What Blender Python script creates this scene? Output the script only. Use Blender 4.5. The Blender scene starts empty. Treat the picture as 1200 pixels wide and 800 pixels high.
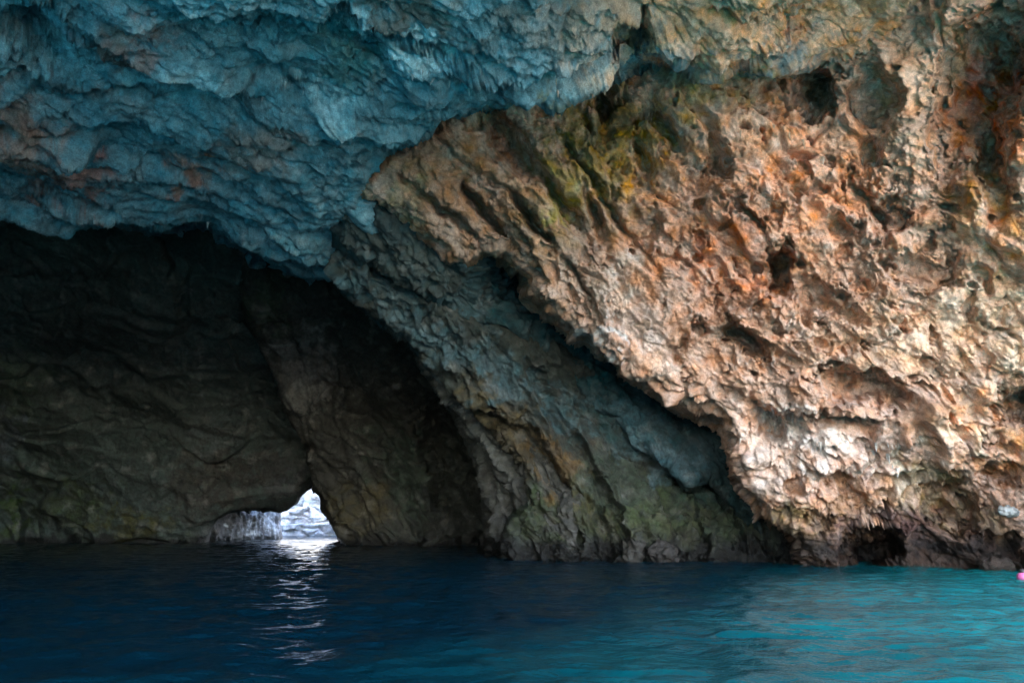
import bpy, math
import numpy as np

# ------------------------------------------------------------------ camera
S = bpy.context.scene
COL = S.collection
CAM_H = 1.6
FPX = 800.0                       # focal length in photograph pixels (1200 wide)
TILT = math.radians(14.65)
cam_d = bpy.data.cameras.new('camera')
cam_d.sensor_width = 36.0
cam_d.lens = 24.0
cam_d.clip_start = 0.05
cam_d.clip_end = 5000.0
cam = bpy.data.objects.new('camera', cam_d)
cam.location = (0, 0, CAM_H)
cam.rotation_euler = (math.radians(90) + TILT, 0, 0)
COL.objects.link(cam)
S.camera = cam

# ------------------------------------------------------------------ world, sun, exposure
SUN_EL = math.radians(43)
SUN_AZ = math.radians(170)        # compass bearing of the sun, 0 = +Y (view direction)
W = bpy.data.worlds.new('World')
S.world = W
W.use_nodes = True
nt = W.node_tree
nt.nodes.clear()
sky = nt.nodes.new('ShaderNodeTexSky')
sky.sky_type = 'NISHITA'
sky.sun_disc = False
sky.sun_elevation = SUN_EL
sky.sun_rotation = SUN_AZ
bg = nt.nodes.new('ShaderNodeBackground')
bg.inputs['Strength'].default_value = 0.15
wo = nt.nodes.new('ShaderNodeOutputWorld')
nt.links.new(sky.outputs[0], bg.inputs[0])
nt.links.new(bg.outputs[0], wo.inputs[0])

sun_d = bpy.data.lights.new('sun', 'SUN')
sun_d.energy = 4.5
sun_d.angle = math.radians(0.5)
sun_d.color = (1.0, 0.93, 0.84)
sun = bpy.data.objects.new('sun', sun_d)
# the lamp shines along its -Z: point +Z at the sun
sd = (math.sin(SUN_AZ) * math.cos(SUN_EL), math.cos(SUN_AZ) * math.cos(SUN_EL), math.sin(SUN_EL))
from mathutils import Vector
sun.rotation_euler = Vector(sd).to_track_quat('Z', 'Y').to_euler()
COL.objects.link(sun)

S.view_settings.view_transform = 'Standard'
S.view_settings.look = 'None'
S.view_settings.gamma = 1.0
S.view_settings.exposure = 3.85
S.cycles.max_bounces = 8
S.cycles.diffuse_bounces = 5
S.cycles.glossy_bounces = 4
S.cycles.caustics_reflective = True
S.cycles.blur_glossy = 1.0
S.cycles.caustics_refractive = False
S.cycles.sample_clamp_indirect = 6.0
S.cycles.use_denoising = True

# ------------------------------------------------------------------ numpy noise
F = np.float32
_G = np.array([(1,1,0),(-1,1,0),(1,-1,0),(-1,-1,0),(1,0,1),(-1,0,1),(1,0,-1),(-1,0,-1),
               (0,1,1),(0,-1,1),(0,1,-1),(0,-1,-1),(1,1,0),(-1,1,0),(0,-1,1),(0,-1,-1)], F)

def _hash(ix, iy, iz, seed):
    h = (ix.astype(np.uint32) * np.uint32(374761393) + iy.astype(np.uint32) * np.uint32(668265263)
         + iz.astype(np.uint32) * np.uint32(2246822519) + np.uint32((seed * 3266489917) & 0xffffffff))
    h ^= h >> np.uint32(15)
    h *= np.uint32(2246822519)
    h ^= h >> np.uint32(13)
    h *= np.uint32(3266489917)
    h ^= h >> np.uint32(16)
    return h

def pn(p, seed=0):
    """3-D gradient noise, about -1..1"""
    fl = np.floor(p)
    i = fl.astype(np.int64)
    f = (p - fl).astype(F)
    u = f * f * f * (f * (f * 6 - 15) + 10)
    out = np.zeros(len(p), F)
    for dx in (0, 1):
        wx = u[:, 0] if dx else 1 - u[:, 0]
        for dy in (0, 1):
            wy = wx * (u[:, 1] if dy else 1 - u[:, 1])
            for dz in (0, 1):
                w = wy * (u[:, 2] if dz else 1 - u[:, 2])
                g = _G[_hash(i[:, 0] + dx, i[:, 1] + dy, i[:, 2] + dz, seed) & np.uint32(15)]
                out += w * (g[:, 0] * (f[:, 0] - dx) + g[:, 1] * (f[:, 1] - dy) + g[:, 2] * (f[:, 2] - dz))
    return out * F(1.1)

def fbm(p, octv=4, seed=0, gain=0.5, lac=2.03):
    s = np.zeros(len(p), F); a = 1.0; t = 0.0
    for k in range(octv):
        s += F(a) * pn(p, seed + k * 17); t += a
        a *= gain; p = p * F(lac) + F(3.7)
    return s / F(t)

def ridged(p, octv=4, seed=0, gain=0.5, lac=2.05):
    """sharp crests, 0..1"""
    s = np.zeros(len(p), F); a = 1.0; t = 0.0; w = np.ones(len(p), F)
    for k in range(octv):
        n = 1 - np.abs(pn(p, seed + k * 13))
        n = n * n * w
        w = np.clip(n * 1.6, 0, 1)
        s += F(a) * n; t += a
        a *= gain; p = p * F(lac) + F(1.9)
    return s / F(t)

def worley(p, seed=0, facet=False):
    """distance to the nearest and second cell point; optionally a tilted facet height per cell"""
    fl = np.floor(p); i = fl.astype(np.int64); f = (p - fl).astype(F)
    n = len(p)
    d1 = np.full(n, 9, F); d2 = np.full(n, 9, F); fac = np.zeros(n, F)
    for dx in (-1, 0, 1):
        for dy in (-1, 0, 1):
            for dz in (-1, 0, 1):
                h = _hash(i[:, 0] + dx, i[:, 1] + dy, i[:, 2] + dz, seed)
                vx = dx + (h & np.uint32(1023)).astype(F) / 1023 - f[:, 0]
                vy = dy + ((h >> np.uint32(10)) & np.uint32(1023)).astype(F) / 1023 - f[:, 1]
                vz = dz + ((h >> np.uint32(20)) & np.uint32(1023)).astype(F) / 1023 - f[:, 2]
                d = vx * vx + vy * vy + vz * vz
                near = d < d1
                d2 = np.where(near, d1, np.minimum(d2, d))
                if facet:
                    h2 = h * np.uint32(2654435761)
                    h2 ^= h2 >> np.uint32(14)
                    gx = ((h2 & np.uint32(255)).astype(F) / 127.5 - 1)
                    gy = (((h2 >> np.uint32(8)) & np.uint32(255)).astype(F) / 127.5 - 1)
                    gz = (((h2 >> np.uint32(16)) & np.uint32(255)).astype(F) / 127.5 - 1)
                    r0 = (((h2 >> np.uint32(24)) & np.uint32(255)).astype(F) / 127.5 - 1)
                    fac = np.where(near, 0.45 * r0 - (gx * vx + gy * vy + gz * vz), fac)
                d1 = np.where(near, d, d1)
    return np.sqrt(d1), np.sqrt(d2), fac

def sst(a, b, x):
    t = np.clip((x - a) / (b - a), 0, 1)
    return t * t * (3 - 2 * t)

def warp(p, scale, amt, seed):
    q = p / F(scale)
    w = np.stack([fbm(q, 2, seed), fbm(q + F(31.4), 2, seed + 5), fbm(q + F(71.9), 2, seed + 9)], 1)
    return p + F(amt) * w

def frame(ax, sx, sy, sz):
    """matrix into a space stretched along ax: sx = size along ax"""
    a = np.array(ax, float); a /= np.linalg.norm(a)
    b = np.cross(a, (0.13, 1, 0.2)); b /= np.linalg.norm(b)
    c = np.cross(a, b)
    return np.stack([a / sx, b / sy, c / sz], 1).astype(F)

# ------------------------------------------------------------------ photograph pixel <-> place
CT, ST = math.cos(TILT), math.sin(TILT)

def rays(px, py):
    cx = (px - 600.0) / FPX
    cy = (400.0 - py) / FPX
    # camera right, up, forward in the place: x, (0,-ST,CT), (0,CT,ST)
    return cx, CT - cy * ST, ST + cy * CT

def place(px, py, D):
    """point at the distance D (metres straight ahead, along +Y) seen at pixel px, py"""
    dx, dy, dz = rays(px, py)
    k = D / dy
    return np.stack([dx * k, np.broadcast_to(D, np.shape(dx * k)), CAM_H + dz * k], -1)

def seg_dist(px, py, pts, closed=False):
    """distance to a polyline, side sign (+ on its right as drawn in the picture), and arc position 0..1"""
    pts = np.array(pts, float)
    if closed: pts = np.vstack([pts, pts[:1]])
    L = np.r_[0, np.cumsum(np.hypot(*np.diff(pts, axis=0).T))]
    best = np.full(px.shape, 1e9); sgn = np.ones(px.shape); arc = np.zeros(px.shape)
    for k in range(len(pts) - 1):
        ax, ay = pts[k]; bx, by = pts[k + 1]
        ex, ey = bx - ax, by - ay
        l2 = ex * ex + ey * ey + 1e-9
        t = np.clip(((px - ax) * ex + (py - ay) * ey) / l2, 0, 1)
        qx = px - ax - t * ex; qy = py - ay - t * ey
        d = np.hypot(qx, qy)
        m = d < best
        cr = ex * qy - ey * qx
        best = np.where(m, d, best); sgn = np.where(m, np.where(cr >= 0, 1.0, -1.0), sgn)
        arc = np.where(m, (L[k] + t * (L[k + 1] - L[k])) / L[-1], arc)
    return best, sgn, arc

def inside(px, py, poly):
    poly = np.array(poly, float); r = np.zeros(px.shape, bool)
    n = len(poly); j = n - 1
    for k in range(n):
        xi, yi = poly[k]; xj, yj = poly[j]
        if yi != yj:
            c = ((yi > py) != (yj > py)) & (px < (xj - xi) * (py - yi) / (yj - yi) + xi)
            r ^= c
        j = k
    return r

def tps(ctrl, px, py):
    """thin-plate spline through inverse depths (flat rock stays flat)"""
    c = np.array(ctrl, float)
    X = c[:, :2] / 400.0; z = 1.0 / c[:, 2]
    def U(r2): return np.where(r2 > 0, r2 * np.log(np.maximum(r2, 1e-12)), 0)
    n = len(X)
    K = U(((X[:, None] - X[None]) ** 2).sum(-1)) + 1e-3 * np.eye(n)
    Pm = np.c_[np.ones(n), X]
    A = np.zeros((n + 3, n + 3)); A[:n, :n] = K; A[:n, n:] = Pm; A[n:, :n] = Pm.T
    s = np.linalg.solve(A, np.r_[z, 0, 0, 0])
    x = px / 400.0; y = py / 400.0
    o = s[n] + s[n + 1] * x + s[n + 2] * y
    for k in range(n):
        o = o + s[k] * U((x - X[k, 0]) ** 2 + (y - X[k, 1]) ** 2)
    return 1.0 / np.clip(o, 1 / 120.0, 1 / 4.0)

# ------------------------------------------------------------------ mesh and material helpers
def link_mesh(name, verts, quads, mat, parent=None, cols=None, smooth=True):
    me = bpy.data.meshes.new(name)
    verts = np.ascontiguousarray(verts, F); quads = np.ascontiguousarray(quads, np.int32)
    nv, nq, k = len(verts), len(quads), quads.shape[1]
    me.vertices.add(nv); me.vertices.foreach_set('co', verts.ravel())
    me.loops.add(nq * k); me.loops.foreach_set('vertex_index', quads.ravel())
    me.polygons.add(nq)
    me.polygons.foreach_set('loop_start', np.arange(0, nq * k, k, dtype=np.int32))
    me.polygons.foreach_set('use_smooth', np.full(nq, smooth, bool))
    me.update(calc_edges=True)
    if cols is not None:
        at = me.attributes.new('rock_tint', 'FLOAT_COLOR', 'POINT')
        at.data.foreach_set('color', np.c_[cols, np.ones(len(cols))].astype(F).ravel())
    me.materials.append(mat)
    o = bpy.data.objects.new(name, me)
    COL.objects.link(o)
    if parent: o.parent = parent
    return o

def tag(o, label=None, cat=None, group=None, kind=None):
    if label: o['label'] = label
    if cat: o['category'] = cat
    if group: o['group'] = group
    if kind: o['kind'] = kind
    return o

def grid_quads(nr, nc, keep=None):
    idx = np.arange(nr * nc).reshape(nr, nc)
    q = np.stack([idx[:-1, :-1], idx[1:, :-1], idx[1:, 1:], idx[:-1, 1:]], -1).reshape(-1, 4)
    if keep is not None:
        k = keep.reshape(-1)
        q = q[k[q].all(1)]
    return q

def compact(v, q, *extra):
    used = np.zeros(len(v), bool); used[q.ravel()] = True
    new = np.cumsum(used) - 1
    return (v[used], new[q]) + tuple(None if e is None else e[used] for e in extra)

def rock_material(name, rough=0.88, bump=0.9, spec=0.25, wet=True):
    m = bpy.data.materials.new(name); m.use_nodes = True
    t = m.node_tree; n = t.nodes; n.clear()
    def N(ty, **kw):
        x = n.new(ty)
        for k, v in kw.items(): setattr(x, k, v)
        return x
    out = N('ShaderNodeOutputMaterial'); bs = N('ShaderNodeBsdfPrincipled')
    t.links.new(bs.outputs[0], out.inputs[0])
    at = N('ShaderNodeAttribute', attribute_name='rock_tint')
    geo = N('ShaderNodeNewGeometry')
    # speckle and mineral mottling on top of the tint
    n1 = N('ShaderNodeTexNoise'); n1.inputs['Scale'].default_value = 5.0; n1.inputs['Detail'].default_value = 8; n1.inputs['Roughness'].default_value = 0.68
    n2 = N('ShaderNodeTexNoise'); n2.inputs['Scale'].default_value = 0.9; n2.inputs['Detail'].default_value = 5; n2.inputs['Distortion'].default_value = 0.6
    n3 = N('ShaderNodeTexNoise'); n3.inputs['Scale'].default_value = 30; n3.inputs['Detail'].default_value = 4; n3.inputs['Roughness'].default_value = 0.7
    for x in (n1, n2, n3): t.links.new(geo.outputs['Position'], x.inputs['Vector'])
    r1 = N('ShaderNodeMapRange'); r1.inputs[1].default_value = 0.3; r1.inputs[2].default_value = 0.7; r1.inputs[3].default_value = 0.55; r1.inputs[4].default_value = 1.4
    r2 = N('ShaderNodeMapRange'); r2.inputs[1].default_value = 0.3; r2.inputs[2].default_value = 0.7; r2.inputs[3].default_value = 0.72; r2.inputs[4].default_value = 1.25
    t.links.new(n1.outputs[0], r1.inputs[0]); t.links.new(n2.outputs[0], r2.inputs[0])
    mu = N('ShaderNodeMath', operation='MULTIPLY'); t.links.new(r1.outputs[0], mu.inputs[0]); t.links.new(r2.outputs[0], mu.inputs[1])
    r3 = N('ShaderNodeMapRange'); r3.inputs[1].default_value = 0.3; r3.inputs[2].default_value = 0.7; r3.inputs[3].default_value = 0.68; r3.inputs[4].default_value = 1.32
    t.links.new(n3.outputs[0], r3.inputs[0])
    mu3 = N('ShaderNodeMath', operation='MULTIPLY'); t.links.new(mu.outputs[0], mu3.inputs[0]); t.links.new(r3.outputs[0], mu3.inputs[1]); mu = mu3
    mx = N('ShaderNodeVectorMath', operation='SCALE'); t.links.new(at.outputs['Color'], mx.inputs[0]); t.links.new(mu.outputs[0], mx.inputs['Scale'])
    # faint warm / cool drift of the mineral
    hs = N('ShaderNodeHueSaturation'); t.links.new(mx.outputs[0], hs.inputs['Color'])
    n4 = N('ShaderNodeTexNoise'); n4.inputs['Scale'].default_value = 1.7; n4.inputs['Detail'].default_value = 3
    t.links.new(geo.outputs['Position'], n4.inputs['Vector'])
    r4 = N('ShaderNodeMapRange'); r4.inputs[1].default_value = 0.3; r4.inputs[2].default_value = 0.7; r4.inputs[3].default_value = 0.65; r4.inputs[4].default_value = 1.2
    t.links.new(n4.outputs[0], r4.inputs[0]); t.links.new(r4.outputs[0], hs.inputs['Saturation'])
    t.links.new(hs.outputs[0], bs.inputs['Base Color'])
    ad = N('ShaderNodeMath', operation='MULTIPLY_ADD'); ad.inputs[1].default_value = 0.35
    t.links.new(n3.outputs[0], ad.inputs[0]); t.links.new(n1.outputs[0], ad.inputs[2])
    bp = N('ShaderNodeBump'); bp.inputs['Strength'].default_value = bump; bp.inputs['Distance'].default_value = 0.12
    t.links.new(ad.outputs[0], bp.inputs['Height']); t.links.new(bp.outputs[0], bs.inputs['Normal'])
    bs.inputs['Roughness'].default_value = rough
    bs.inputs['Specular IOR Level'].default_value = spec
    if wet:   # spray-wet band just above the water
        sep = N('ShaderNodeSeparateXYZ'); t.links.new(geo.outputs['Position'], sep.inputs[0])
        rw = N('ShaderNodeMapRange'); rw.inputs[1].default_value = 0.3; rw.inputs[2].default_value = 1.1; rw.inputs[3].default_value = 0.3; rw.inputs[4].default_value = rough
        t.links.new(sep.outputs['Z'], rw.inputs[0]); t.links.new(rw.outputs[0], bs.inputs['Roughness'])
    return m

ROCK = rock_material('cave_limestone')
CLIFF = rock_material('pale_cliff_limestone', bump=0.4, wet=False)

# ------------------------------------------------------------------ a rock sheet: surface with rounded free edges
def spaced(a, b, step, lo, hi, coarse):
    """even steps inside lo..hi, coarser beyond"""
    fine = np.arange(max(a, lo), min(b, hi) + step, step)
    left = np.arange(a, max(a, lo), coarse) if a < lo else np.zeros(0)
    right = np.arange(min(b, hi) + coarse, b + coarse, coarse) if b > hi else np.zeros(0)
    return np.r_[left, fine, right]

STEP = 1.2
def srgb(r, g, b):
    c = np.array([r, g, b], float) / 255
    return np.where(c <= 0.04045, c / 12.92, ((c + 0.055) / 1.055) ** 2.4)

def gauss(px, py, x, y, rx, ry, rot=0.0, hard=0.0):
    c, s = math.cos(math.radians(rot)), math.sin(math.radians(rot))
    u = ((px - x) * c + (py - y) * s) / rx; v = (-(px - x) * s + (py - y) * c) / ry
    r2 = u * u + v * v
    if hard: return 1 - sst(1 - hard, 1 + hard, np.sqrt(r2))
    return np.exp(-r2)

class Sheet:
    def __init__(s, name, bounds, ctrl, poly=None, R=(25, 1.5), skirt=(28, 0.16), step=STEP, frame_px=(-25, 1225, -25, 690), jit=8):
        s.name = name
        xs = spaced(bounds[0], bounds[1], step, frame_px[0], frame_px[1], 5.0)
        ys = spaced(bounds[2], bounds[3], step, frame_px[2], frame_px[3], 5.0)
        s.nr, s.nc = len(ys), len(xs)
        s.px, s.py = np.meshgrid(xs, ys)
        s.D = tps(ctrl, s.px, s.py)
        s.keep = np.ones(s.px.shape, bool)
        s.edge = None
        if poly is not None:
            # ragged outline: jitter the lookup a little
            q = np.stack([s.px.ravel() / 38, s.py.ravel() / 38, np.full(s.px.size, len(name) * 1.7)], 1).astype(F)
            jx = fbm(q, 4, 91).reshape(s.px.shape) * jit; jy = fbm(q + F(55), 4, 92).reshape(s.px.shape) * jit
            qx, qy = s.px + jx, s.py + jy
            d, _, _ = seg_dist(qx, qy, poly, True)
            sd = np.where(inside(qx, qy, poly), d, -d)
            s.edge = sd
            t = np.clip(sd / R[0], 0, 1)
            s.D = s.D + R[1] * (1 - np.sqrt(np.clip(1 - (1 - t) ** 2, 0, 1))) + skirt[1] * np.clip(-sd, 0, None)
            s.keep &= sd > -skirt[0]
            # beyond the outline the rock turns away: pull those points back behind the outline
            gy, gx = np.gradient(sd, ys, xs)
            l = np.maximum(np.hypot(gx, gy), 0.6)
            k = np.clip(-sd, 0, skirt[0] + 6) * 1.12
            s.px = s.px + gx / l * k; s.py = s.py + gy / l * k
            s.px0, s.py0 = xs, ys
        else:
            s.px0, s.py0 = xs, ys
        # ragged outlines for hollows, joints and ledges
        q = np.stack([s.px.ravel() / 30, s.py.ravel() / 30, np.full(s.px.size, 3.3 + len(name))], 1).astype(F)
        s.jx = s.px + fbm(q, 5, 191, 0.6).reshape(s.px.shape) * 24
        s.jy = s.py + fbm(q + F(77), 5, 192, 0.6).reshape(s.px.shape) * 24
        s.Dn = s.D.copy()          # the plain form, before hollows and cracks: its normals carry the relief
    def dent(s, x, y, rx, ry, depth, rot=0, hard=0.0):
        s.D = s.D + depth * gauss(s.jx, s.jy, x, y, rx, ry, rot, hard)
    def crack(s, pts, width, depth, taper=True):
        d, _, a = seg_dist(s.px * 0.45 + s.jx * 0.55, s.py * 0.45 + s.jy * 0.55, pts)
        k = np.sin(np.pi * np.clip(a, 0.02, 0.98)) ** 0.5 if taper else 1.0
        s.D = s.D + depth * k * np.exp(-(d / (width * (0.4 + 0.6 * k))) ** 2)
    def step(s, pts, amp, fall, soft=3.0, side=1, taper=0.12):
        """ledge: the surface jumps back by amp on one side of the line and comes forward again over fall px"""
        d, g, a = seg_dist(s.px * 0.35 + s.jx * 0.65, s.py * 0.35 + s.jy * 0.65, pts)
        sd = d * g * side
        k = sst(0, taper, a) * (1 - sst(1 - taper, 1, a))
        s.D = s.D + amp * k * sst(-soft, soft, sd) * np.exp(-np.clip(sd, 0, None) / fall)
    def build(s, disp, paint, mat=ROCK, parent=None, parts=()):
        P = place(s.px, s.py, s.D)
        Pn = place(s.px, s.py, s.Dn)
        du = np.gradient(Pn, axis=1); dv = np.gradient(Pn, axis=0)
        n = np.cross(dv, du); n /= np.linalg.norm(n, axis=-1, keepdims=True) + 1e-9
        # make the normals face the camera side
        tocam = np.array([0, 0, CAM_H]) - P
        n *= np.where((n * tocam).sum(-1, keepdims=True) < 0, -1, 1)
        def blur(a, r):         # running mean along both axes, edges held
            for ax in (0, 1):
                pad = [(0, 0)] * 3; pad[ax] = (r + 1, r)
                c = np.cumsum(np.pad(a, pad, mode='edge'), axis=ax)
                n_ = a.shape[ax]
                hi = np.take(c, np.arange(2 * r + 1, 2 * r + 1 + n_), axis=ax)
                lo = np.take(c, np.arange(0, n_), axis=ax)
                a = (hi - lo) / (2 * r + 1)
            return a
        n = blur(blur(n, 5), 5)
        n = n / (np.linalg.norm(n, axis=-1, keepdims=True) + 1e-9)
        p = P.reshape(-1, 3).astype(F); nn = n.reshape(-1, 3).astype(F)
        keep = s.keep.ravel()
        sub = np.where(keep)[0]
        h = disp(p[sub], s.px.ravel()[sub], s.py.ravel()[sub])
        if isinstance(h, tuple): h, vec = h
        else: vec = None
        if s.edge is not None:      # worn, rounder rims
            h = h * (0.5 + 0.5 * sst(-4, 16, s.edge.ravel()[sub]))
        v = p.copy(); v[sub] += nn[sub] * h[:, None].astype(F)
        if vec is not None: v[sub] += vec.astype(F)
        cols = np.zeros((len(p), 3), F)
        cols[sub] = paint(v[sub], s.px.ravel()[sub], s.py.ravel()[sub], h)
        s.v = v.reshape(s.nr, s.nc, 3); s.n = n
        q = grid_quads(s.nr, s.nc, keep)
        # formations that can be told apart become parts of their own (same surface, split along its joints)
        own = np.zeros(len(q), int)
        cx = s.jx.ravel()[q].mean(1); cy = s.jy.ravel()[q].mean(1)
        for k, (_, _, poly) in enumerate(parts):
            own[(own == 0) & inside(cx, cy, poly)] = k + 1
        vv, qq, cc = compact(v, q[own == 0], cols)
        ob = link_mesh(s.name, vv, qq, mat, parent, cc)
        for k, (nm, lab, _) in enumerate(parts):
            vv, qq, cc = compact(v, q[own == k + 1], cols)
            po = link_mesh(nm, vv, qq, mat, ob, cc)
            po['label'] = lab
        return ob
    def at(s, x, y):
        i = int(np.argmin(np.abs(s.py0 - y))); j = int(np.argmin(np.abs(s.px0 - x)))
        return s.v[i, j], s.n[i, j]

def painter(base, patches, z_wet=0.7, seed=0, wet_col=(15, 14, 14), sat=1.0):
    """tint = base colour + stains and painted light with their own shapes (patches: x, y, rx, ry, rot, colour, strength)"""
    base = srgb(*base)
    def f(v, px, py, h):
        q = (v / F(1.1)).astype(F)
        jx = fbm(q, 5, seed + 3, 0.6) * 70; jy = fbm(q + F(40), 5, seed + 8, 0.6) * 70
        X, Y = px + jx, py + jy
        c = np.tile(base, (len(v), 1))
        spk = fbm(v / F(0.5), 4, seed + 21)
        spk2 = fbm(v / F(0.16), 4, seed + 23)
        for (x, y, rx, ry, rot, colr, k) in patches:
            w = gauss(X, Y, x, y, rx, ry, rot) * (0.85 + 0.9 * spk)
            w = np.clip(0.3 * w * k * 1.25 + 0.7 * k * sst(0.22, 0.7, w + 0.25 * spk2), 0, 0.95)[:, None]
            c = c * (1 - w) + srgb(*colr) * w
        lum = c @ np.array([0.25, 0.6, 0.15])
        c = lum[:, None] + (c - lum[:, None]) * sat
        # pale lime crust on some crests, a fact of the stone's own weathering
        cr = sst(0.1, 0.5, fbm(v / F(0.8), 4, seed + 33))[:, None] * 0.22
        c = c * (1 - cr) + (c * 0.5 + 0.5 * srgb(196, 190, 184)) * cr
        # dark weed and damp just above the water, ragged top
        wl = v[:, 2] + fbm(v / F(0.9), 4, seed + 51) * 0.9
        w = (1 - sst(z_wet * 0.45, z_wet * 1.25, wl))[:, None] * 0.93
        c = c * (1 - w) + srgb(*wet_col) * w
        return c
    return f
# ------------------------------------------------------------------ relief of the different rocks
M_DIAG = frame((0.75, 0.15, -0.62), 2.6, 1.0, 1.0)       # runs down to the right
M_WALL = frame((0.6, 0.15, -0.8), 1.3, 1.0, 1.0)
M_STEEP = frame((0.5, 0.1, -0.85), 3.0, 1.0, 1.0)
M_ROOF = frame((0.8, 0.58, -0.1), 3.0, 1.0, 1.0)

def facets(q, sizes, amps, seed):
    """broken rock: tilted flat pieces inside tilted flat pieces"""
    d = np.zeros(len(q), F)
    for k, (a, b) in enumerate(zip(sizes, amps)):
        d1, d2, f = worley(q / F(a) + F(5.3 * k), seed + k, True)
        f = f * sst(0, 0.22 if a > 0.8 else 0.1, d2 - d1)
        d += b * f if isinstance(b, float) else b.astype(F) * f
    return d

def seams(q, size, seed, width=0.05):
    """thin open joints"""
    return 1 - sst(0, width, np.abs(pn(q / F(size), seed)))

def relief_wall(p, px, py):
    """craggy, fractured and pitted wall"""
    q = warp(p, 2.0, 0.6, 11)
    q2 = warp(p, 0.6, 0.09, 12)
    d = 1.1 * fbm(p / F(6), 3, 1)
    karst = sst(-0.1, 0.25, fbm(p / F(2.6), 3, 5))
    smoothzone = np.clip(gauss(px, py, 545, 240, 150, 115, 35) + 0.75 * gauss(px, py, 750, 375, 60, 60) + 0.5 * gauss(px, py, 1060, 110, 50, 90), 0, 1)
    a = 1 - 0.72 * smoothzone
    zn = 0.4 + 0.8 * sst(-0.2, 0.2, fbm(p / F(2.2) + F(4), 3, 15))
    qa = q @ M_WALL
    d += facets(qa, (2.6, 1.1), (0.68 * (0.5 + 0.5 * a), 0.42 * a), 3)
    d += facets(q2 @ M_WALL, (0.46, 0.21, 0.1), ((0.1 + 0.14 * a) * zn, (0.04 + 0.09 * a) * zn, (0.02 + 0.045 * a) * zn), 6)
    w2, w2b, _ = worley(qa / F(0.62), 4)
    d += a * karst * 0.26 * (w2 - 0.5)
    w3, _, _ = worley((q2 @ M_WALL) / F(0.26), 16)
    d += a * karst * 0.13 * (w3 - 0.5)
    d += 0.15 * (ridged((q @ M_DIAG) / F(1.1), 6, 8, 0.62) - 0.4)
    d -= 0.1 * seams(q @ M_DIAG, 1.7, 18, 0.08) + 0.04 * seams(q @ M_DIAG, 0.6, 19, 0.08)
    pit = sst(0.2, 0.34, fbm(qa / F(0.75), 4, 14)) * a
    d -= 0.55 * pit
    d += 0.05 * fbm(p / F(0.12), 3, 9)
    return d

def relief_roof(p, px, py):
    """draped, ledged roof"""
    q = warp(p, 2.5, 0.8, 21)
    q2 = warp(p, 0.5, 0.16, 20)
    d = 0.9 * fbm(p / F(5), 3, 22)
    lv = sst(-0.15, 0.3, fbm(p / F(3.6), 3, 31))
    lw = 0.35 + 0.85 * sst(-0.25, 0.3, fbm(p / F(2.4) + F(9), 3, 35))
    qa = q @ M_ROOF
    d += facets(warp(p, 4, 1.2, 36) @ M_ROOF, (2.6, 1.1), (0.7, 0.38), 37)
    d += facets(q2 @ M_ROOF, (0.55, 0.25, 0.12), (0.17 * lw, 0.1 * lw, 0.05 * lw), 40)
    b = (q @ np.array([0.28, 0.75, 0.45], F)) / F(1.3) + 0.35 * fbm(p / F(1.3), 3, 24)
    saw = b - np.floor(b)
    amp = 0.1 + 0.38 * sst(-0.1, 0.4, fbm(p / F(3.2), 2, 25))
    d += 0.6 * amp * (sst(0, 0.7, saw) - sst(0.7, 1.0, saw) - 0.4)
    d += (0.14 + 0.34 * lv) * (ridged(qa / F(1.0), 6, 26, 0.6) - 0.45)
    w2, _, _ = worley(qa / F(0.42), 27)
    d += lw * lv * 0.18 * (w2 - 0.5)
    d -= 0.12 * seams(qa, 1.6, 32) + 0.06 * seams(qa, 0.6, 33)
    d += 0.05 * fbm(p / F(0.1), 3, 28)
    return d

def relief_rib(p, px, py):
    """ribs with grooves running down to the right"""
    q = warp(p, 1.8, 0.5, 41)
    d = 0.7 * fbm(p / F(4.5), 3, 42)
    d += 0.8 * (ridged((q @ M_STEEP) / F(1.25), 6, 43, 0.6) - 0.45)
    d += facets(q @ M_STEEP, (1.6, 0.7), (0.32, 0.22), 44)
    d -= 0.14 * seams(q @ M_STEEP, 1.0, 49)
    d += facets(warp(p, 0.5, 0.16, 50) @ M_STEEP, (0.33, 0.15), (0.1, 0.05), 52)
    w2, _, _ = worley((q @ M_STEEP) / F(0.33), 45)
    d += 0.1 * (w2 - 0.5)
    d += 0.05 * fbm(p / F(0.11), 3, 48)
    return d

def relief_back(p, px, py):
    """bedded back wall, broken into slabs"""
    q = warp(p, 5, 1.2, 61)
    d = 1.3 * fbm(p / F(9), 3, 62)
    w1, w1b, f1 = worley(q * np.array([1 / 5.0, 1 / 5.0, 1 / 2.6], F), 63, True)
    d += 0.6 * f1 * sst(0, 0.12, w1b - w1)
    b = q[:, 2] / F(1.5) + 0.12 * q[:, 0] + 0.3 * fbm(p / F(4), 3, 64)
    saw = b - np.floor(b)
    d += (0.05 + 0.16 * sst(-0.1, 0.4, fbm(p / F(6), 2, 65))) * (sst(0, 0.9, saw) - sst(0.9, 1, saw))
    d += 0.24 * (ridged(q / F(3.2), 5, 66) - 0.5)
    w2, _, f2 = worley(q / F(1.0), 67, True)
    d += 0.15 * f2 + 0.1 * (w2 - 0.5)
    d += 0.07 * fbm(p / F(0.4), 4, 68)
    return d

def relief_buttress(p, px, py):
    q = warp(p, 3, 0.9, 71)
    d = 0.9 * fbm(p / F(6), 3, 72)
    d += 0.75 * (ridged((q @ M_STEEP) / F(2.6), 5, 73) - 0.5)
    w1, w1b, f1 = worley((q @ M_STEEP) / F(1.6), 74, True)
    d += 0.36 * f1 - 0.18 * (1 - sst(0, 0.08, w1b - w1))
    w2, _, f2 = worley(q / F(0.7), 75, True)
    d += 0.13 * f2 + 0.08 * (w2 - 0.5)
    d += 0.06 * fbm(p / F(0.3), 4, 76)
    return d

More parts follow.
